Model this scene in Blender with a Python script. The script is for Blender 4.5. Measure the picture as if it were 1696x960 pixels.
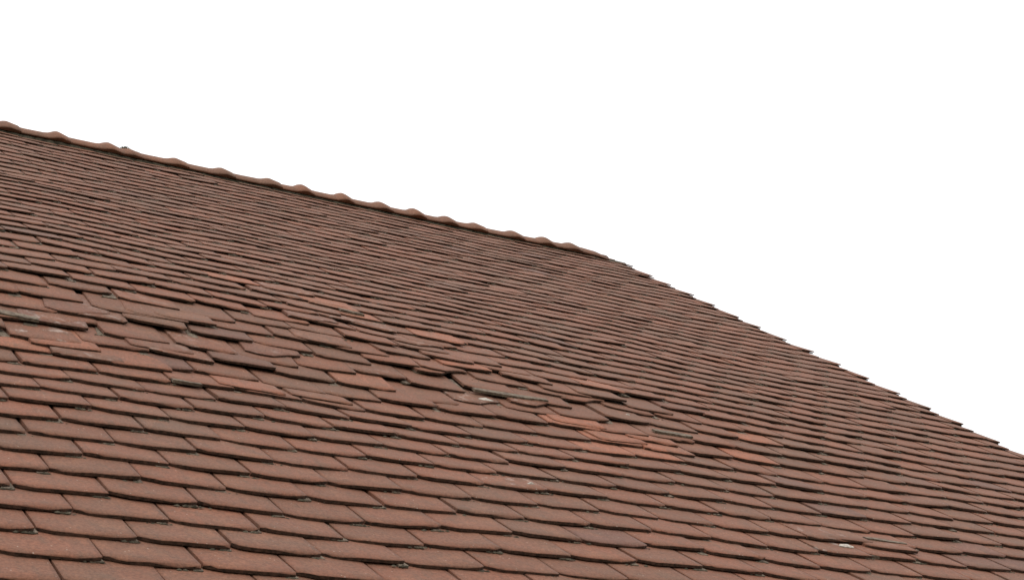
import bpy, bmesh, math, random
from mathutils import Vector, Matrix, noise

# ------------------------------------------------------------------ clean
for o in list(bpy.data.objects):
    bpy.data.objects.remove(o, do_unlink=True)
scene = bpy.context.scene
COL = scene.collection
rnd = random.Random(11)

# ------------------------------------------------------------------ camera
CAM = Vector((0.0, 0.0, 3.2))
F_PX, PITCH = 2571.135, 0.305994
cam_d = bpy.data.cameras.new("camera")
cam_d.sensor_width = 36.0
cam_d.lens = F_PX / 1696.0 * 36.0
cam_d.clip_start = 0.05
cam_d.clip_end = 3000.0
cam = bpy.data.objects.new("camera", cam_d)
cam.location = CAM
cam.rotation_euler = (math.pi / 2 + PITCH, 0, 0)
COL.objects.link(cam)
scene.camera = cam

# ------------------------------------------------------------------ sky and sun (bright overcast, white)
SUN_EL, SUN_AZ = math.radians(60), math.radians(-150)      # azimuth from +Y towards +X
world = bpy.data.worlds.new("World")
scene.world = world
world.use_nodes = True
wn, wl = world.node_tree.nodes, world.node_tree.links
wn.clear()
w_out = wn.new('ShaderNodeOutputWorld')
w_bg = wn.new('ShaderNodeBackground')
w_sky = wn.new('ShaderNodeTexSky')
w_sky.sky_type = 'NISHITA'
w_sky.sun_disc = False
w_sky.sun_elevation = SUN_EL
w_sky.sun_rotation = SUN_AZ
w_bg.inputs['Strength'].default_value = 0.1
w_tc = wn.new('ShaderNodeTexCoord')
w_sep = wn.new('ShaderNodeSeparateXYZ')
w_map = wn.new('ShaderNodeMapRange')
w_map.inputs['From Min'].default_value = 0.0
w_map.inputs['From Max'].default_value = 1.0
w_map.inputs['To Min'].default_value = 10.6
w_map.inputs['To Max'].default_value = 20.0
w_cl = wn.new('ShaderNodeCombineColor')
w_mix = wn.new('ShaderNodeMix')
w_mix.data_type = 'RGBA'
w_mix.inputs['Factor'].default_value = 0.97               # a closed white cloud layer, a trace of blue behind
wl.new(w_tc.outputs['Generated'], w_sep.inputs[0])
wl.new(w_sep.outputs['Z'], w_map.inputs['Value'])
for k in range(3):
    wl.new(w_map.outputs[0], w_cl.inputs[k])
wl.new(w_sky.outputs[0], w_mix.inputs[6])
wl.new(w_cl.outputs[0], w_mix.inputs[7])
wl.new(w_mix.outputs[2], w_bg.inputs['Color'])
wl.new(w_bg.outputs[0], w_out.inputs['Surface'])

sun_d = bpy.data.lights.new("sun", 'SUN')
sun_d.energy = 0.9
sun_d.angle = math.radians(14)
sun_d.color = (1.0, 0.96, 0.9)
sun = bpy.data.objects.new("sun", sun_d)
COL.objects.link(sun)
sdir = Vector((math.sin(SUN_AZ) * math.cos(SUN_EL), math.cos(SUN_AZ) * math.cos(SUN_EL), math.sin(SUN_EL)))
sun.rotation_euler = sdir.to_track_quat('Z', 'Y').to_euler()
sun.location = sdir * 30

scene.view_settings.view_transform = 'Standard'
scene.view_settings.look = 'None'
scene.view_settings.exposure = 0.0
scene.view_settings.gamma = 1.0
scene.render.resolution_x, scene.render.resolution_y = 1024, 579

# ------------------------------------------------------------------ roof frame
G = 0.14                                   # course gauge in metres
AZ, SL = 1.000781, 0.532157
D1 = Vector((math.sin(AZ), math.cos(AZ), 0))                       # along the ridge, to the right and away
HH = Vector((math.cos(AZ), -math.sin(AZ), 0))
D2 = HH * math.cos(SL) + Vector((0, 0, -math.sin(SL)))             # down the slope
NN = D2.cross(D1)
if NN.z < 0:
    NN = -NN
O = CAM + Vector((-0.357601, 1.0, 0.433865)) * 64.2544 * G         # ridge at the left frame edge
W = 1.752                                  # tile width in gauges
VERGE = 34.62
V_EAVE = 55
U_LEFT = -24.0
STEP = 0.095                               # rise of one course over the next


def step_at(v):
    """the old tiles above the worn belt are thinner than the ones below it"""
    return .060 + .030 * max(0.0, min(1.0, (v - 22) / 14))


def fbm(x, y, s=0.0):
    return noise.noise(Vector((x, y, s))) + 0.5 * noise.noise(Vector((x * 2.1, y * 2.1, s + 7)))


def sstep(x, a, b):
    t = max(0.0, min(1.0, (x - a) / (b - a)))
    return t * t * (3 - 2 * t)


def chaos(u, v):
    """0 on sound roofing, towards 1 in the slipped belt and in a few bad spots"""
    c = 33.3 + 0.10 * max(0, u - 4) + 1.2 * noise.noise(Vector((u * .2, 3.3, 0)))
    sg = 3.6 if v < c else 3.0
    k = math.exp(-((v - c) / sg) ** 2) * (1.0 if u < 13 else max(0.25, 1 - (u - 13) * .08))
    k *= min(1.25, max(0.25, 0.85 + 0.9 * noise.noise(Vector((u * .23, v * .35, 5)))))
    for (a, b, r, m) in SPOTS:
        k = max(k, m * math.exp(-(((u - a) / 2.2) ** 2 + ((v - b) / r) ** 2)))
    return k


SPOTS = [(22.8, 7.3, 1.2, .8), (13.7, 7.8, 1.3, .55), (8.6, 2.0, 1.2, .6), (18.1, 7.4, 1.1, .5), (26.5, 6.4, 1.2, .5),
         (15.0, 43.2, 1.2, .45), (28.0, 1.6, 1.0, .6), (-1.0, 13.8, 1.0, .6), (19.5, 40.5, 1.2, .5),
         (26.0, 22.5, 1.0, .45), (30.0, 25.0, 1.0, .5), (3.4, 26.6, 1.2, .8), (23.0, 29.0, 1.0, .45), (6.8, 45.2, .8, .45),
         (31.0, 14.0, 1.2, .4), (16.5, 16.0, 1.1, .35), (4.0, 15.5, 1.3, .4), (20.5, 21.0, 1.3, .35), (5.0, 40.0, .8, .4)]


def height(u, v):
    h = 0.075 * fbm(u * .11, v * .16, 1.0) + 0.030 * fbm(u * .42, v * .5, 9.0)
    # the roof bellies out above the worn belt and drops off across it
    fu = max(0.0, min(1.0, 1.0 - (u - 3) / 24.0))
    w0 = 31.0 + max(0, u - 4) * .10
    h += .46 * fu * sstep(v, 8, 28) * (1 - sstep(v, w0 - 1.5, w0 + 6)) * (1 + .3 * noise.noise(Vector((u * .17, 0, 2))))
    return h


def RP(u, v, h=0.0, und=True):
    """roof coordinates in gauges (u along the ridge, v down the slope, h off the roof) to the world"""
    if und:
        h = h + height(u, v)
    return O + D1 * (u * G) + D2 * (v * G) + NN * (h * G)


# ------------------------------------------------------------------ helpers
def link_obj(name, mesh, parent=None, mat=None):
    o = bpy.data.objects.new(name, mesh)
    COL.objects.link(o)
    if parent:
        o.parent = parent
    if mat and not mesh.materials:
        mesh.materials.append(mat)
    return o


def mesh_from(name, verts, faces, mat=None, smooth=False):
    me = bpy.data.meshes.new(name)
    me.from_pydata([tuple(v) for v in verts], [], faces)
    me.update()
    if smooth:
        me.polygons.foreach_set('use_smooth', [True] * len(me.polygons))
    if mat:
        me.materials.append(mat)
    return me


class Batch:
    def __init__(self):
        self.v, self.f, self.tone, self.hue, self.sm = [], [], [], [], []

    def add(self, verts, faces, tone=0.5, hue=0.5, smooth=None):
        b = len(self.v)
        self.v += [tuple(p) for p in verts]
        self.f += [tuple(i + b for i in f) for f in faces]
        self.tone += [tone] * len(verts)
        self.hue += [hue] * len(verts)
        self.sm += smooth if smooth else [False] * len(faces)

    def build(self, name, mat, parent=None):
        me = bpy.data.meshes.new(name)
        me.from_pydata(self.v, [], self.f)
        me.polygons.foreach_set('use_smooth', self.sm)
        for nm, dat in (('tone', self.tone), ('hue', self.hue)):
            a = me.attributes.new(nm, 'FLOAT', 'POINT')
            a.data.foreach_set('value', dat)
        me.materials.append(mat)
        me.update()
        return link_obj(name, me, parent)


# ------------------------------------------------------------------ materials
def nodes_of(name):
    m = bpy.data.materials.new(name)
    m.use_nodes = True
    nt = m.node_tree
    b = nt.nodes['Principled BSDF']
    return m, nt.nodes, nt.links, b


def N_mix(n, l, fac, a, b, blend='MIX'):
    m = n.new('ShaderNodeMix')
    m.data_type = 'RGBA'
    m.blend_type = blend
    for sock, val in ((m.inputs[0], fac), (m.inputs[6], a), (m.inputs[7], b)):
        if isinstance(val, (int, float)):
            sock.default_value = val
        elif isinstance(val, tuple):
            sock.default_value = val + (1,) if len(val) == 3 else val
        else:
            l.new(val, sock)
    return m.outputs[2]


def N_noise(n, l, vec, scale, detail=4, rough=.55, dist=0.0):
    t = n.new('ShaderNodeTexNoise')
    t.inputs['Scale'].default_value = scale
    t.inputs['Detail'].default_value = detail
    t.inputs['Roughness'].default_value = rough
    t.inputs['Distortion'].default_value = dist
    if vec is not None:
        l.new(vec, t.inputs['Vector'])
    return t.outputs['Fac']


def N_ramp(n, l, src, lo, hi, a=0.0, b=1.0):
    r = n.new('ShaderNodeMapRange')
    r.interpolation_type = 'SMOOTHSTEP'
    r.inputs['From Min'].default_value = lo
    r.inputs['From Max'].default_value = hi
    r.inputs['To Min'].default_value = a
    r.inputs['To Max'].default_value = b
    l.new(src, r.inputs['Value'])
    return r.outputs[0]


def N_math(n, l, op, a, b):
    m = n.new('ShaderNodeMath')
    m.operation = op
    for s, v in ((m.inputs[0], a), (m.inputs[1], b)):
        if isinstance(v, (int, float)):
            s.default_value = v
        else:
            l.new(v, s)
    return m.outputs[0]


def attr_both(n, l, nm):
    a = n.new('ShaderNodeAttribute'); a.attribute_type = 'GEOMETRY'; a.attribute_name = nm
    b = n.new('ShaderNodeAttribute'); b.attribute_type = 'OBJECT'; b.attribute_name = nm
    return N_math(n, l, 'ADD', a.outputs['Fac'], b.outputs['Fac'])


def clay_material(name, c_brown, c_red):
    m, n, l, b = nodes_of(name)
    geo = n.new('ShaderNodeNewGeometry')
    # rotate world position into the roof frame so that streaks run down the slope
    X = n.new('ShaderNodeVectorMath'); X.operation = 'DOT_PRODUCT'; X.inputs[1].default_value = D1
    Y = n.new('ShaderNodeVectorMath'); Y.operation = 'DOT_PRODUCT'; Y.inputs[1].default_value = D2
    Z = n.new('ShaderNodeVectorMath'); Z.operation = 'DOT_PRODUCT'; Z.inputs[1].default_value = NN
    for q in (X, Y, Z):
        l.new(geo.outputs['Position'], q.inputs[0])
    comb = n.new('ShaderNodeCombineXYZ')
    for k, q in enumerate((X, Y, Z)):
        l.new(q.outputs['Value'], comb.inputs[k])
    P = comb.outputs[0]
    str_ = n.new('ShaderNodeVectorMath'); str_.operation = 'MULTIPLY'
    str_.inputs[1].default_value = (1.0, 0.18, 1.0)
    l.new(P, str_.inputs[0])
    tone = attr_both(n, l, 'tone')
    hue = attr_both(n, l, 'hue')
    c = N_mix(n, l, tone, c_brown, c_red)
    c = N_mix(n, l, N_ramp(n, l, hue, .24, .05, 0, .7), c, (.105, .054, .042))          # over-fired purple brown
    c = N_mix(n, l, N_ramp(n, l, hue, .93, 1.0, 0, .9), c, (.245, .090, .050))           # newer orange tiles
    big = N_noise(n, l, P, 2.2, 4)
    c = N_mix(n, l, N_ramp(n, l, big, .45, .72, 0, .34), c, (.112, .075, .050))          # grey olive patina
    mid = N_noise(n, l, P, 17, 5, .6)
    c = N_mix(n, l, N_ramp(n, l, mid, .44, .68, 0, .42), c, (.102, .058, .038))
    mid2 = N_noise(n, l, P, 9.0, 4, .6, .6)
    c = N_mix(n, l, N_ramp(n, l, mid2, .50, .70, 0, .42), c, (.205, .090, .050))
    stk = N_noise(n, l, str_.outputs[0], 42, 5, .65)
    c = N_mix(n, l, N_ramp(n, l, stk, .48, .72, 0, .32), c, (.080, .052, .036))
    grain = N_noise(n, l, P, 120, 4, .75)
    c = N_mix(n, l, 1.0, c, N_ramp(n, l, grain, .28, .72, .70, 1.30), 'MULTIPLY')
    # pale lichen and lime crumbs
    vor = n.new('ShaderNodeTexVoronoi'); vor.inputs['Scale'].default_value = 62
    l.new(P, vor.inputs['Vector'])
    sp = N_ramp(n, l, vor.outputs['Distance'], .17, .07, 0, 1)
    gate = N_ramp(n, l, N_noise(n, l, P, 26, 2), .54, .64)
    c = N_mix(n, l, N_math(n, l, 'MULTIPLY', N_math(n, l, 'MULTIPLY', sp, gate), .75), c, (.38, .30, .24))
    lich = attr_both(n, l, 'lichen')
    blot = N_ramp(n, l, N_noise(n, l, P, 15, 6, .7, .3), .52, .70)
    c = N_mix(n, l, N_math(n, l, 'MULTIPLY', N_math(n, l, 'MULTIPLY', lich, .62), blot), c, (.40, .34, .30))
    l.new(c, b.inputs['Base Color'])
    b.inputs['Roughness'].default_value = .78
    b.inputs['Specular IOR Level'].default_value = .25
    bp = n.new('ShaderNodeBump'); bp.inputs['Strength'].default_value = .7; bp.inputs['Distance'].default_value = .004
    hsum = N_math(n, l, 'ADD', N_math(n, l, 'MULTIPLY', grain, .35), N_math(n, l, 'ADD', mid, N_math(n, l, 'MULTIPLY', stk, .6)))
    l.new(hsum, bp.inputs['Height'])
    l.new(bp.outputs[0], b.inputs['Normal'])
    return m


def plain_material(name, c1, c2, scale=20, rough=.85, bump=.4, dist=.004, stretch=(1, 1, 1)):
    m, n, l, b = nodes_of(name)
    geo = n.new('ShaderNodeNewGeometry')
    mp = n.new('ShaderNodeVectorMath'); mp.operation = 'MULTIPLY'; mp.inputs[1].default_value = stretch
    l.new(geo.outputs['Position'], mp.inputs[0])
    f = N_noise(n, l, mp.outputs[0], scale, 6, .65)
    c = N_mix(n, l, N_ramp(n, l, f, .35, .65), c1, c2)
    l.new(c, b.inputs['Base Color'])
    b.inputs['Roughness'].default_value = rough
    b.inputs['Specular IOR Level'].default_value = .2
    bp = n.new('ShaderNodeBump'); bp.inputs['Strength'].default_value = bump; bp.inputs['Distance'].default_value = dist
    l.new(f, bp.inputs['Height'])
    l.new(bp.outputs[0], b.inputs['Normal'])
    return m


M_TILE = clay_material('clay_tile', (.126, .056, .0335), (.168, .065, .037))
M_EDGE = plain_material('shaded_tile_edge', (.030, .018, .012), (.085, .045, .030), 70, bump=.8)  # shade on the down-facing lower tile ends, painted in as a dark colour
M_RIDGE = clay_material('clay_ridge', (.150, .072, .045), (.180, .080, .047))
M_SPLINT = plain_material('weathered_wood', (.070, .050, .036), (.165, .128, .092), 60)
M_MORTAR = plain_material('old_mortar', (.030, .025, .016), (.095, .080, .055), 30, bump=.8)
M_DECK = plain_material('roof_boards', (.06, .045, .035), (.09, .07, .055), 12)
M_WALL = plain_material('lime_render', (.46, .43, .37), (.54, .51, .45), 6)
M_GRASS = plain_material('grass', (.035, .055, .018), (.06, .085, .03), 3, bump=.8, dist=.03)
M_MOSS = plain_material('dry_moss', (.075, .080, .055), (.15, .15, .11), 90)
M_LIME = plain_material('lime_mortar', (.24, .20, .165), (.46, .42, .37), 60)
M_ZINC = plain_material('zinc', (.20, .21, .21), (.28, .29, .29), 8, rough=.5)

# ------------------------------------------------------------------ setting
gm = mesh_from('ground', [(-900, -900, 0), (900, -900, 0), (900, 900, 0), (-900, 900, 0)], [(0, 1, 2, 3)], M_GRASS)
ground = link_obj('ground', gm)
ground['kind'] = 'structure'

# ------------------------------------------------------------------ house
foot = RP((VERGE + U_LEFT) / 2, 30, 0, False)
foot.z = 0
house = bpy.data.objects.new('house', None)
COL.objects.link(house)
house.location = foot
house.empty_display_size = 1.0
house['label'] = 'house under an old brown-red clay tiled roof rising to a half-round ridge'
house['category'] = 'house'
INV = Matrix.Translation(-foot)


def box_pts(pts8):
    return pts8, [(0, 1, 2, 3), (7, 6, 5, 4), (0, 4, 5, 1), (1, 5, 6, 2), (2, 6, 7, 3), (3, 7, 4, 0)]


# deck boards of both slopes: one sheet with thickness, a little under the tiles
HB = -0.62                                                       # below the tiles' upper surface, in gauges
RUN = V_EAVE - 1.0


def slope_pt(u, v, h, back=False):
    p = O + D1 * (u * G) + D2 * (v * G) + NN * (h * G)
    if back:                                                     # mirror across the vertical plane through the ridge
        q = p - O
        q = q - HH * (2 * q.dot(HH))
        p = O + q
    return p


dv, df = [], []
nu, nvv = 24, 22
for back in (False, True):
    for h in (HB, HB - .35):
        b0 = len(dv)
        for i in range(nu + 1):
            for j in range(nvv + 1):
                u = U_LEFT + .3 + (VERGE - .9 - U_LEFT) * i / nu
                v = .35 + (RUN - .35) * j / nvv
                dv.append(slope_pt(u, v, h + (0 if back else min(0, height(u, v)) * .9), back))
        for i in range(nu):
            for j in range(nvv):
                a = b0 + i * (nvv + 1) + j
                df.append((a, a + 1, a + nvv + 2, a + nvv + 1))
roof = link_obj('roof', mesh_from('roof', dv, df, M_DECK))
roof.parent = house
roof.matrix_parent_inverse = INV

# walls
WT = O.z + D2.z * (V_EAVE - 4) * G - .10
def foot_pt(u, v, back=False):
    return slope_pt(u, v, 0, back)
wa, wb = foot_pt(U_LEFT + 2, V_EAVE - 4.5), foot_pt(VERGE - 1.4, V_EAVE - 4.5)
wc, wd = foot_pt(VERGE - 1.4, V_EAVE - 4.5, True), foot_pt(U_LEFT + 2, V_EAVE - 4.5, True)
ztop = wa.z - .16
ra, rb = foot_pt(U_LEFT + 2, 0), foot_pt(VERGE - 1.4, 0)
wv = []
for p in (wa, wb, wc, wd):
    wv.append((p.x, p.y, 0)); wv.append((p.x, p.y, ztop))
wv.append((rb.x, rb.y, rb.z - .17)); wv.append((ra.x, ra.y, ra.z - .17))
wf = [(0, 2, 3, 1), (4, 6, 7, 5), (2, 4, 5, 8, 3), (6, 0, 1, 9, 7)]
wall = link_obj('wall', mesh_from('wall', wv, wf, M_WALL))
wall.parent = house
wall.matrix_parent_inverse = INV

# gutter under the eave
gv, gf = [], []
ng = 10
for k, u in enumerate((U_LEFT, VERGE)):
    c = slope_pt(u, V_EAVE + .35, -.55)
    for t in range(ng + 1):
        a = math.pi * t / ng
        gv.append(c + HH * (math.cos(a) * .055) + Vector((0, 0, -math.sin(a) * .055)))
    for t in range(ng, -1, -1):
        a = math.pi * t / ng
        gv.append(c + HH * (math.cos(a) * .051) + Vector((0, 0, -math.sin(a) * .051 + .001)))
n2 = 2 * (ng + 1)
for t in range(n2):
    gf.append((t, (t + 1) % n2, n2 + (t + 1) % n2, n2 + t))
gutter = link_obj('gutter', mesh_from('gutter', gv, gf, M_ZINC, True))
gutter.parent = house
gutter.matrix_parent_inverse = INV

# ------------------------------------------------------------------ tile shapes
TH = 0.084                      # tile thickness in gauges
LEN = 2.15


def tile_mesh_data(seed, broken=0):
    """Flat clay tile with a cambered face and a segmental worn lower edge. Local x across, y down the slope, z up.
    Origin at the middle of the lower edge on the upper surface. Units: gauges."""
    r = random.Random(seed)
    nx = 7
    w = W - .045 - r.random() * .03
    xs = [-.5, -.44, -.37, -.28, -.05, .25, .42, .5]
    sag = .12 + r.random() * .06
    pw = r.choice((.9, 1.2, 1.6))
    edge = []
    for x in xs:
        e = (-sag * max(0, (-.28 - x) / .22) ** pw - .035 * max(0, (x - .36) / .14) ** 1.5
             - .008 * (2 * x) ** 2 + (r.random() - .5) * .026)
        if broken and x > .5 - .32 * broken:
            e -= .25 + .35 * r.random()
        edge.append(e)
    if r.random() < .22:
        edge[r.choice((0, -1))] -= .08 * r.random() + .02
    camber = (r.random() - .35) * .024
    twist = (r.random() - .5) * .016
    curl = .002 + .028 * r.random()

    def z(x, y):
        return curl * max(0, (x - .02) / .48) ** 1.6 * max(0, 1 + y / 1.4) + camber * (1 - (2 * x) ** 2) * .8 + twist * x * (1 + y / LEN) * 2 - .006 * abs(2 * x) ** 8
    edges_ = []
    rows = [(-.0, -.014), (-.016, -.002), (-.30, 0), (-.75, 0), (-1.25, 0), (-LEN, 0)]
    verts, faces, sm = [], [], []
    chip = [(r.random() ** 3) * (.03 if x < .2 else .055) for x in xs]
    for jr, (dy, dz) in enumerate(rows):
        for ci, (x, e) in enumerate(zip(xs, edge)):
            if jr == 0:
                dz = -.014 - chip[ci]
            elif jr == 1:
                dy = -.016 - chip[ci] * .7
            y = (e * max(0, 1 + dy * .6) + dy) if dy > -LEN else dy
            verts.append((x * w, y, z(x, y) + dz))
    nr = len(rows)
    n1 = nx + 1
    for j in range(nr - 1):
        for i in range(nx):
            a = j * n1 + i
            faces.append((a, a + 1, a + n1 + 1, a + n1)); sm.append(True)
    # underside lip, set back slightly
    b = len(verts)
    for x, e in zip(xs, edge):
        verts.append((x * w, e - .012, z(x, e) - TH))
    for x in xs:
        verts.append((x * w, -LEN, -TH))
    for i in range(nx):
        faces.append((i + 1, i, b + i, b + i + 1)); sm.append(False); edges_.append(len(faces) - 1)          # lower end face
        faces.append((b + i, b + n1 + i, b + n1 + i + 1, b + i + 1)); sm.append(False)   # underside
    # side faces
    left = [j * n1 for j in range(nr)]
    right = [j * n1 + nx for j in range(nr)]
    faces.append(tuple(left + [b + n1, b])); sm.append(False)
    faces.append(tuple(reversed(right + [b + n1 + nx, b + nx]))); sm.append(False)
    return verts, faces, sm, edges_


VARS = [tile_mesh_data(100 + k) for k in range(22)] + [tile_mesh_data(300 + k, 1) for k in range(3)]
TILE_MESH = []
for k, (v_, f_, s_, e_) in enumerate(VARS):
    me = bpy.data.meshes.new('tile')
    me.from_pydata([tuple(c * G for c in p) for p in v_], [], f_)
    me.polygons.foreach_set('use_smooth', s_)
    me.materials.append(M_TILE)
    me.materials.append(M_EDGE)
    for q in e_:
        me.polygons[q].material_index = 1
    me.update()
    TILE_MESH.append(me)


def tile_matrix(u, v, h, rot, lift, roll, und=True):
    """lower edge middle at (u,v); local y points down the slope; lift tips the lower edge up (gauges at the edge)"""
    dh_du = (height(u + .8, v - .5) - height(u - .8, v - .5)) / 1.6 if und else 0
    dh_dv = (height(u, v) - height(u, v - 1.5)) / 1.5 if und else 0
    p = RP(u, v, h + lift, und)
    a = math.cos(rot); s = math.sin(rot)
    x = D1 + NN * (dh_du + roll)
    y = D2 + NN * (dh_dv + step_at(v) + lift / 1.9)
    x2 = x * a + y * s
    y2 = y * a - x * s
    x2.normalize()
    z2 = x2.cross(y2)
    if z2.dot(NN) < 0:
        z2 = -z2
        flip = True
    z2.normalize()
    y2 = (y2 - x2 * y2.dot(x2)).normalized()
    m = Matrix.Identity(4)
    for r in range(3):
        m[r][0] = x2[r]; m[r][1] = y2[r]; m[r][2] = z2[r] * step_at(v) / .095; m[r][3] = p[r]
    return m


ORANGE = [(10.0, 36.3), (9.9, 37.7), (11.8, 37.9), (5.5, 27.0), (8.3, 28.8), (-5.8, 35.8), (9.5, 36.0), (11.8, 36.1)]
WHITE = [(5.6, 28.8), (7.0, 34.9), (4.6, 41.7), (13.5, 43.2), (6.6, 29.6), (-5.7, 34.6), (3.4, 26.6), (10.1, 29.2)]


def px_of(p):
    q = p - CAM
    cp, sp = math.cos(PITCH), math.sin(PITCH)
    zf = q.y * cp + q.z * sp
    up = -q.y * sp + q.z * cp
    return 848 + F_PX * q.x / zf, 480 - F_PX * up / zf, zf


tiles = []      # (area, matrix, variant, tone, hue, lichen)
splints = []
extras = []
for n in range(0, V_EAVE + 1):
    off = -4.60 if n % 2 else -3.72
    k0 = math.ceil((U_LEFT - off) / W)
    k = k0
    while True:
        uj = off + W * k                                # left joint of the tile
        if uj > VERGE - .35:
            break
        uc = uj + W / 2
        cut = None
        if uj + W > VERGE - .3:                        # last tile of the course, cut to the verge
            cut = (VERGE - uj)
            if cut < .5:
                break
        ch = chaos(uc, n)
        vb = n + .17 + .035 * (rnd.random() - .5) + .05 * noise.noise(Vector((uc * .12, n * .3, 4)))
        uu = uc + .03 * (rnd.random() - .5)
        rot = math.radians(rnd.gauss(.7, .65))
        lift = .012 * abs(rnd.gauss(0, 1))
        roll = rnd.gauss(0, .0055)
        h = rnd.gauss(0, .006)
        if ch > .12:
            rot += math.radians(rnd.gauss(.8, 3.5) * ch)
            vb += rnd.gauss(0, .17) * ch + (.45 * rnd.random() if rnd.random() < .16 * ch else 0)
            uu += rnd.gauss(0, .10) * ch
            lift += min(.06, .024 * abs(rnd.gauss(0, 1))) * ch
            roll += rnd.gauss(0, .012) * ch
            h += .035 * rnd.random() * ch
        tone = min(1, max(0, rnd.gauss(.5, .27)))
        hue = .30 + .55 * rnd.random()
        q = rnd.random()
        if q < .03 + .13 * ch:
            hue = .05 + .18 * rnd.random()
        elif ch > .4 and q > .95:
            hue = .94 + .06 * rnd.random()
        lich = 0.0
        for (a, b_) in ORANGE:
            if abs(uc - a) < W * .5 and abs(n - .5 - b_) < .52:
                hue = .99
        for (a, b_) in WHITE:
            if abs(uc - a) < W * .5 and abs(n - .5 - b_) < .52:
                lich = .95
        if ch > .45 and rnd.random() < .12:
            lich = max(lich, .45)
        var = rnd.randrange(22)
        if rnd.random() < .15 * max(0, ch - .3):
            var = 22 + rnd.randrange(3)
        m = tile_matrix(uu, vb, h, rot, lift, roll)
        if cut is not None:
            # verge tile keeps its pitch but is cut narrower or hangs over a little
            full = cut + (-.02 + .09 * rnd.random() if n % 2 else -.50 + .12 * rnd.random())
            sx = full / W
            m = tile_matrix(uj + full / 2, vb + (.10 * rnd.random() if n % 2 else 0), h + .01, rot * .5, lift + .02, roll)
            m = m @ Matrix.Diagonal((sx, 1, 1, 1))
            if n % 2:                                   # doubled at the verge
                tiles.append((0, Matrix.Translation(NN * (-TH * 1.02 * G) - D2 * (.05 * G)) @ m, rnd.randrange(22), rnd.random(), .5, 0))
        # projected size in the photograph
        cs = [px_of(m @ Vector((sx_ * W * G / 2, sy * G, 0))) for sx_, sy in ((-1, 0), (1, 0), (1, -1), (-1, -1))]
        A = 0
        for i in range(4):
            A += cs[i][0] * cs[(i + 1) % 4][1] - cs[(i + 1) % 4][0] * cs[i][1]
        A = abs(A) / 2
        cx = sum(c[0] for c in cs) / 4; cy = sum(c[1] for c in cs) / 4
        if not (-20 < cx < 1716 and -20 < cy < 975):
            A = 0
        if True:
            tiles.append((A, m, var, tone, hue, lich))
        # wooden splint under the joint
        sv = n + .165 + .05 * rnd.random()
        sw = .17 + .10 * rnd.random()
        sl = 1.0
        su = uj - .12 + .05 * rnd.gauss(0, 1)
        srot = math.radians(rnd.gauss(0, 1.5))
        if ch > .35:
            sv += .12 * rnd.random() * ch
            srot += math.radians(rnd.gauss(0, 9) * ch)
            sw *= 1 + 1.4 * rnd.random() * ch
        splints.append((A, su, sv, sw, srot, rnd.random(), uj))
        k += 1

# mortar edge under the verge tiles, stepped like them
vb_ = Batch()
for n in range(1, V_EAVE + 1):
    e = VERGE - (.16 if n % 2 else .56) + .06 * rnd.random()
    a0, a1 = VERGE - 1.1, e
    vs = [RP(a0, n + .08, -.085), RP(a1, n + .08, -.085), RP(a1, n - 1.0, -.085 - STEP), RP(a0, n - 1.0, -.085 - STEP),
          RP(a0, n + .08, -.5), RP(a1, n + .08, -.5), RP(a1, n - 1.0, -.5), RP(a0, n - 1.0, -.5)]
    vb_.add(vs, [(0, 1, 2, 3), (7, 6, 5, 4), (0, 4, 5, 1), (1, 5, 6, 2), (2, 6, 7, 3), (3, 7, 4, 0)])
o = vb_.build('verge_mortar', M_MORTAR, roof)

# the big tiles slipped or laid over the sunken belt
EXT = [(9.7, 36.05, 7, .10, .99, 0, 0), (10.6, 37.1, -4, .09, .97, 0, 0), (11.9, 36.7, 6, .10, .98, .0, 0), (5.3, 27.6, 5, .10, .98, 0, 0),
       (8.2, 29.5, 9, .10, .99, 0, 0), (-.7, 37.1, 2, .08, .965, 0, 0), (1.3, 36.9, -3, .08, .6, 0, 0), (-5.0, 35.7, -2.5, .10, .97, 0, 0),
       (-3.4, 36.4, -2, .08, .955, 0, 0), (7.0, 30.7, 10, .12, .4, .9, 1), (5.8, 29.4, 12, .10, .5, .95, 0), (8.9, 34.9, 3, .12, .35, .5, 1),
       (-5.0, 34.1, 5, .09, .12, .9, 0), (-4.2, 33.2, 8, .10, .15, .3, 1), (4.2, 28.6, 8, .12, .3, .3, 0), (7.4, 31.8, 9, .14, .6, .1, 0), (3.6, 30.2, 7, .12, .15, .5, 1), (9.8, 32.6, 7, .12, .5, .2, 0), (3.1, 32.2, 5, .09, .6, .2, 0), (6.5, 33.3, -5, .09, .5, .0, 1),
       (10.9, 33.3, 6, .09, .7, .0, 0), (13.3, 36.2, 4, .08, .5, .1, 1), (-1.9, 32.4, 6, .09, .2, .2, 0), (1.0, 34.0, 5, .10, .15, .3, 1),
       (-2.4, 34.9, -3, .10, .18, .2, 0), (15.1, 43.6, 4, .09, .5, .2, 0), (13.2, 43.3, -5, .07, .5, .5, 0), (8.5, 31.6, 5, .09, .6, .1, 0)]
for (u, v, dg, h, hue, lich, br) in EXT:
    m = tile_matrix(u, v, h * .45, math.radians(dg), .01, .0)
    A = 5e4 if True else 0
    tiles.append((A, m, (22 + rnd.randrange(3)) if br else rnd.randrange(22), .6, hue, lich))

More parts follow.
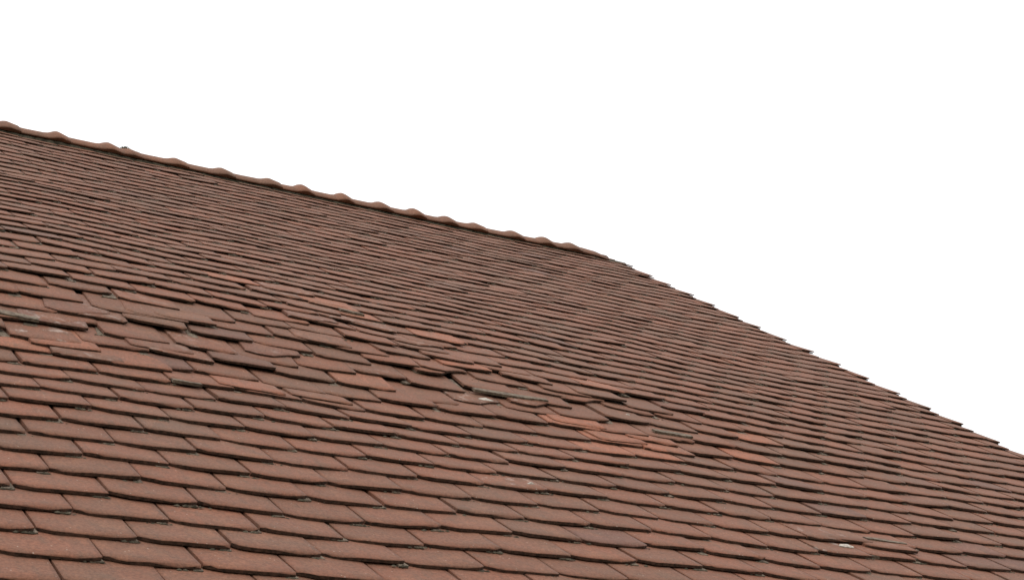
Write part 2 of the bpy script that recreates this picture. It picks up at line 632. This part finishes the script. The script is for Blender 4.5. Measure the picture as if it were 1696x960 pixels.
tiles.sort(key=lambda t: -t[0])
for (A, m, var, tone, hue, lich) in tiles[:300]:
    o = bpy.data.objects.new('tile', TILE_MESH[var])
    COL.objects.link(o)
    o.parent = roof
    o.matrix_local = m
    o['tone'] = tone; o['hue'] = hue; o['lichen'] = lich
batch = Batch()
lichen_vals = []
edge_faces = []
for (A, m, var, tone, hue, lich) in tiles[300:]:
    v_, f_, s_, e_ = VARS[var]
    edge_faces += [len(batch.f) + q for q in e_]
    batch.add([m @ (Vector(p) * G) for p in v_], f_, tone, hue, s_)
    lichen_vals += [lich] * len(v_)
fld = batch.build('tile_field', M_TILE, roof)
a = fld.data.attributes.new('lichen', 'FLOAT', 'POINT')
a.data.foreach_set('value', lichen_vals)
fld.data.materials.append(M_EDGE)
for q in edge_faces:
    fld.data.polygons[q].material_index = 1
fld['kind'] = 'stuff'

# ------------------------------------------------------------------ splints
SB = [(-.5, 0, 0), (.5, -.01, 0), (.46, -1.1, 0), (-.5, -1.1, 0), (-.5, 0, -1), (.5, -.01, -1), (.46, -1.1, -1), (-.5, -1.1, -1)]
SF = [(0, 1, 2, 3), (7, 6, 5, 4), (0, 4, 5, 1), (1, 5, 6, 2), (2, 6, 7, 3), (3, 7, 4, 0)]


def splint_matrix(u, v, rot, h=None):
    hh = -step_at(v) + .030 if h is None else h
    return tile_matrix(u, v, hh, rot, 0, 0)


splints.sort(key=lambda s: -s[0])
sp_mesh = []
for k in range(6):
    sw = .18 + .03 * k
    me = mesh_from('splint', [(x * sw * G, y * G, z * .045 * G) for x, y, z in SB], SF, M_SPLINT)
    sp_mesh.append(me)
sb = Batch()
for i, (A, su, sv, sw, srot, r, uj) in enumerate(splints):
    m = splint_matrix(su, sv, srot)
    if i < 150 and A > 0:
        o = bpy.data.objects.new('splint', sp_mesh[min(5, max(0, int((sw - .17) / .03)))])
        COL.objects.link(o); o.parent = roof; o.matrix_local = m
    else:
        sb.add([m @ Vector((x * sw * G, y * G, z * .045 * G)) for x, y, z in SB], SF)
s = sb.build('splint_field', M_SPLINT, roof)
s['kind'] = 'stuff'

# splints and batten pieces that lie bare in the sunken belt: (u0,v0,u1,v1,width,h)
BARE = [(7.0, 34.25, 9.5, 34.3, .24, .07), (14.7, 42.85, 16.1, 42.95, .22, .02), (12.9, 44.1, 16.0, 43.95, .12, -.03),
        (-6.4, 33.9, -5.4, 34.05, .3, .07), (12.5, 35.7, 13.9, 35.75, .24, .08),
        (5.4, 27.7, 6.2, 27.8, .24, .06), 
        (-2.8, 37.1, -2.1, 37.2, .2, .04)]
for (u0, v0, u1, v1, wd, h) in BARE:
    pts_t, pts_b = [], []
    ns = 6
    for k in range(ns + 1):
        t = k / ns
        u = u0 + (u1 - u0) * t; v = v0 + (v1 - v0) * t
        wdt = wd * (.75 + .25 * math.sin(math.pi * t)) * (.9 + .2 * rnd.random())
        for sgn in (-1, 1):
            vv = v + sgn * wdt / 2
            pts_t.append(RP(u, vv, h + sgn * .01 + .012 * rnd.random()))
            pts_b.append(RP(u, vv, h - .06))
    vs = pts_t + pts_b
    nb = len(pts_t)
    fs = []
    for k in range(ns):
        a_, b_, c_, d_ = 2 * k, 2 * k + 1, 2 * k + 3, 2 * k + 2
        fs += [(a_, b_, c_, d_), (nb + d_, nb + c_, nb + b_, nb + a_), (b_, nb + b_, nb + c_, c_), (a_, d_, nb + d_, nb + a_)]
    fs += [(0, nb, nb + 1, 1), (nb - 2, nb - 1, 2 * nb - 1, 2 * nb - 2)]
    o = link_obj('batten_piece', mesh_from('batten_piece', vs, fs, M_SPLINT), roof)

# a few pale lime chips lying on the tiles
for (u, v, a_, b_) in ((13.45, 43.55, .26, .10), (7.15, 34.8, .24, .10), (4.75, 41.75, .12, .04), (17.6, 47.0, .10, .05), (12.4, 34.4, .09, .05), (-5.4, 35.3, .16, .06)):
    vs = []
    base = RP(u, v, -.02)
    for k in range(9):
        t = 2 * math.pi * k / 9
        q = .8 + .4 * rnd.random()
        vs.append(base + (D1 * math.cos(t) * a_ * q + D2 * math.sin(t) * b_ * q) * G)
    vs.append(base + NN * (.05 * G))
    low = [p - NN * (.04 * G) for p in vs[:9]]
    vs += low
    fs = [(k, (k + 1) % 9, 9) for k in range(9)] + [(k, 10 + k, 10 + (k + 1) % 9, (k + 1) % 9) for k in range(9)]
    link_obj('lime_chip', mesh_from('lime_chip', vs, fs, M_LIME), roof)

# ------------------------------------------------------------------ mortar crumbs under joints
def n_of(sv):
    return sv - .015


cb = Batch()
ICO = [(0, 0, 1), (.9, 0, .2), (.25, .85, .2), (-.75, .5, .15), (-.75, -.5, .25), (.3, -.85, .2)]
ICF = [(0, 1, 2), (0, 2, 3), (0, 3, 4), (0, 4, 5), (0, 5, 1)]
for (A, su, sv, sw, srot, r, uj) in splints:
    nn_ = rnd.choice((3, 4, 5, 6, 8))
    for q in range(nn_):
        u = uj - .13 + .13 * rnd.gauss(0, 1); v = n_of(sv) + .03 * rnd.random()
        sz = .018 + .036 * rnd.random()
        base = RP(u, v, -step_at(v) + .01)
        rr = rnd.random() * 6.28
        vs = []
        for (x, y, z) in ICO:
            x2 = x * math.cos(rr) - y * math.sin(rr); y2 = x * math.sin(rr) + y * math.cos(rr)
            vs.append(base + (D1 * x2 * 1.5 + D2 * y2 * .7 + NN * z * .8) * (sz * G * (.8 + .4 * rnd.random())))
        cb.add(vs, ICF)
c_ = cb.build('mortar_crumb', M_MORTAR, roof)
c_['kind'] = 'stuff'

# ------------------------------------------------------------------ ridge
PK = [0.04, 2.35, 4.72, 5.73, 8.03, 10.32, 12.82, 14.57, 16.8, 18.93, 20.94, 22.85, 24.63, 26.98, 28.97, 30.73, 33.33]
pk = [-24.26 + 2.43 * k for k in range(10)] + PK
pk = sorted(pk)


def ridge_height(u):
    return .05 * fbm(u * .12, 0, 3)


def ridge_pt(u, ang, r, drop):
    """point on the half-round cap; ang 0 = front (viewer) side, pi = back side"""
    c = O + D1 * (u * G) + Vector((0, 0, -(drop) * G + ridge_height(u) * G))
    return c + HH * (math.cos(ang) * r * G) + Vector((0, 0, math.sin(ang) * r * G * .98))


RN = 16
A0 = .36                                   # the cap is a little less than a half round
DROP = .50


def cap_ring(u, r, shift, i, tilt):
    out = []
    for t in range(RN + 1):
        a_ = A0 + (math.pi - 2 * A0) * t / RN
        wob = .010 * noise.noise(Vector((u * 1.3, t * .6, i * 3.1)))
        out.append(ridge_pt(u + shift * abs(math.cos(a_)), a_, r + wob + tilt, DROP))
    return out


for i in range(len(pk)):
    end = pk[i]
    start = (pk[i - 1] if i else end - 2.43)
    L = end - start
    last = i == len(pk) - 1
    r0 = .73 + .025 * rnd.random()
    fl = .10 + .08 * rnd.random()
    tip = (rnd.random() - .5) * .05
    sh = .22 + .12 * rnd.random()
    # (position, radius, how far the sides run on past the crown)
    prof = [(start - .1, r0 - .06, 0), (start + .5, r0 - .01, 0), (start + .35 * L + .2, r0 - .02, 0), (end - .50, r0 - .01, .0),
            (end - .30, r0 + .02, .2), (end - .08, r0 + fl * .85, .7), (end, r0 + fl, 1), (end + .10, r0 + fl - .02, 1), (end + .30, r0 + fl * .5, 1),
            (end + .46, r0 + .03, 1), (end + .47, r0 - .03, 1)]
    if last:
        prof = [(start - .45, r0 - .06, 0), (start + .1, r0 - .01, 0), (start + .35 * L, r0 + .03, 0), (start + .7 * L, r0 + .0, 0), (end - .35, r0 - .07, 0),
                (end - .12, r0 - .12, 0), (end, r0 - .15, 0), (end + .01, r0 - .24, 0)]
    vs, fs = [], []
    for (u, r, k_) in prof:
        vs += cap_ring(u, r, sh * k_, i, tip * (u - start) / L * .4)
    for j in range(len(prof) - 1):
        for t in range(RN):
            a_ = j * (RN + 1) + t
            fs.append((a_, a_ + 1, a_ + RN + 2, a_ + RN + 1))
    b0 = len(vs)                           # inner shell so that the cap has thickness
    vs += cap_ring(prof[0][0], r0 - .08, 0, i, 0)
    vs += cap_ring(end, r0 - .08, 0 if last else sh, i, 0)
    for t in range(RN):
        fs.append((b0 + t, b0 + RN + 1 + t, b0 + RN + 2 + t, b0 + t + 1))
        fs.append((t + 1, t, b0 + t, b0 + t + 1))
        e = (len(prof) - 1) * (RN + 1)
        fs.append((e + t, e + t + 1, b0 + RN + 2 + t, b0 + RN + 1 + t))
    fs.append(tuple([j * (RN + 1) for j in range(len(prof))] + [b0 + RN + 1, b0]))
    fs.append(tuple(reversed([j * (RN + 1) + RN for j in range(len(prof))] + [b0 + 2 * RN + 1, b0 + RN])))
    me = mesh_from('ridge_tile', vs, fs, M_RIDGE, True)
    me.polygons[len(me.polygons) - 1].use_smooth = False
    me.polygons[len(me.polygons) - 2].use_smooth = False
    o = link_obj('ridge_tile', me, roof)
    o['tone'] = rnd.random(); o['hue'] = .3 + .55 * rnd.random(); o['lichen'] = 0.0

# mortar bedding under the ridge tiles, set back, broken in places
mv, mf = [], []
mu = U_LEFT
ROWS = 5
cols = 0
while mu < 34.6:
    br = noise.noise(Vector((mu * 1.1, 4, 0)))
    fr = .585 + .05 * br + .03 * rnd.random()
    for sgn in (1, -1):
        for (hx, hz) in ((fr - .14, -.20), (fr + .02, -.33), (fr + .03, -.47), (fr - .02, -.66)):
            jit = .02 * rnd.gauss(0, 1)
            c = O + D1 * (mu * G) + Vector((0, 0, ridge_height(mu) * G))
            mv.append(c + HH * (sgn * (hx + jit) * G) + Vector((0, 0, (hz) * G)))
    cols += 1
    mu += .22
for k in range(cols - 1):
    for side in (0, 4):
        for j in range(3):
            a_ = k * 8 + side + j
            mf.append((a_, a_ + 1, a_ + 9, a_ + 8))
bed = link_obj('mortar_bedding', mesh_from('mortar_bedding', mv, mf, M_MORTAR), roof)

# ------------------------------------------------------------------ back slope tiles (never face the camera)
bb = Batch()
for n in range(1, V_EAVE + 1, 1):
    h1 = -STEP * 1.05
    vs = [slope_pt(U_LEFT, n, 0, True), slope_pt(VERGE, n, 0, True), slope_pt(VERGE, n - 1.05, h1, True), slope_pt(U_LEFT, n - 1.05, h1, True),
          slope_pt(U_LEFT, n, -TH, True), slope_pt(VERGE, n, -TH, True)]
    bb.add(vs, [(0, 1, 2, 3), (0, 4, 5, 1)], .5, .5)
b_ = bb.build('back_tile_field', M_TILE, roof)
b_['kind'] = 'stuff'

# ------------------------------------------------------------------ moss tuft on the ridge
tb = Batch()
tc = ridge_pt(5.72, 1.35, .86, DROP)
for k in range(240):
    a_ = rnd.random() * 6.28; rr = abs(rnd.gauss(0, .17)) * G
    base = tc + D1 * math.cos(a_) * rr * 1.2 + HH * math.sin(a_) * rr * .7 + Vector((0, 0, -.06 * G - rr * .15))
    d = Vector((rnd.gauss(0, .8), rnd.gauss(0, .8), 1)).normalized() * G * (.05 + .11 * rnd.random())
    sd = d.cross(Vector((rnd.random() - .5, rnd.random() - .5, .3))).normalized() * G * .012
    tb.add([base - sd, base + sd, base + d + sd * .3, base + d * .5 - sd * .8], [(0, 1, 2), (0, 2, 3)])
tuft = tb.build('moss_tuft', M_MOSS)
tuft['label'] = 'small grey-green moss tuft growing on a collar of the ridge'
tuft['category'] = 'moss'
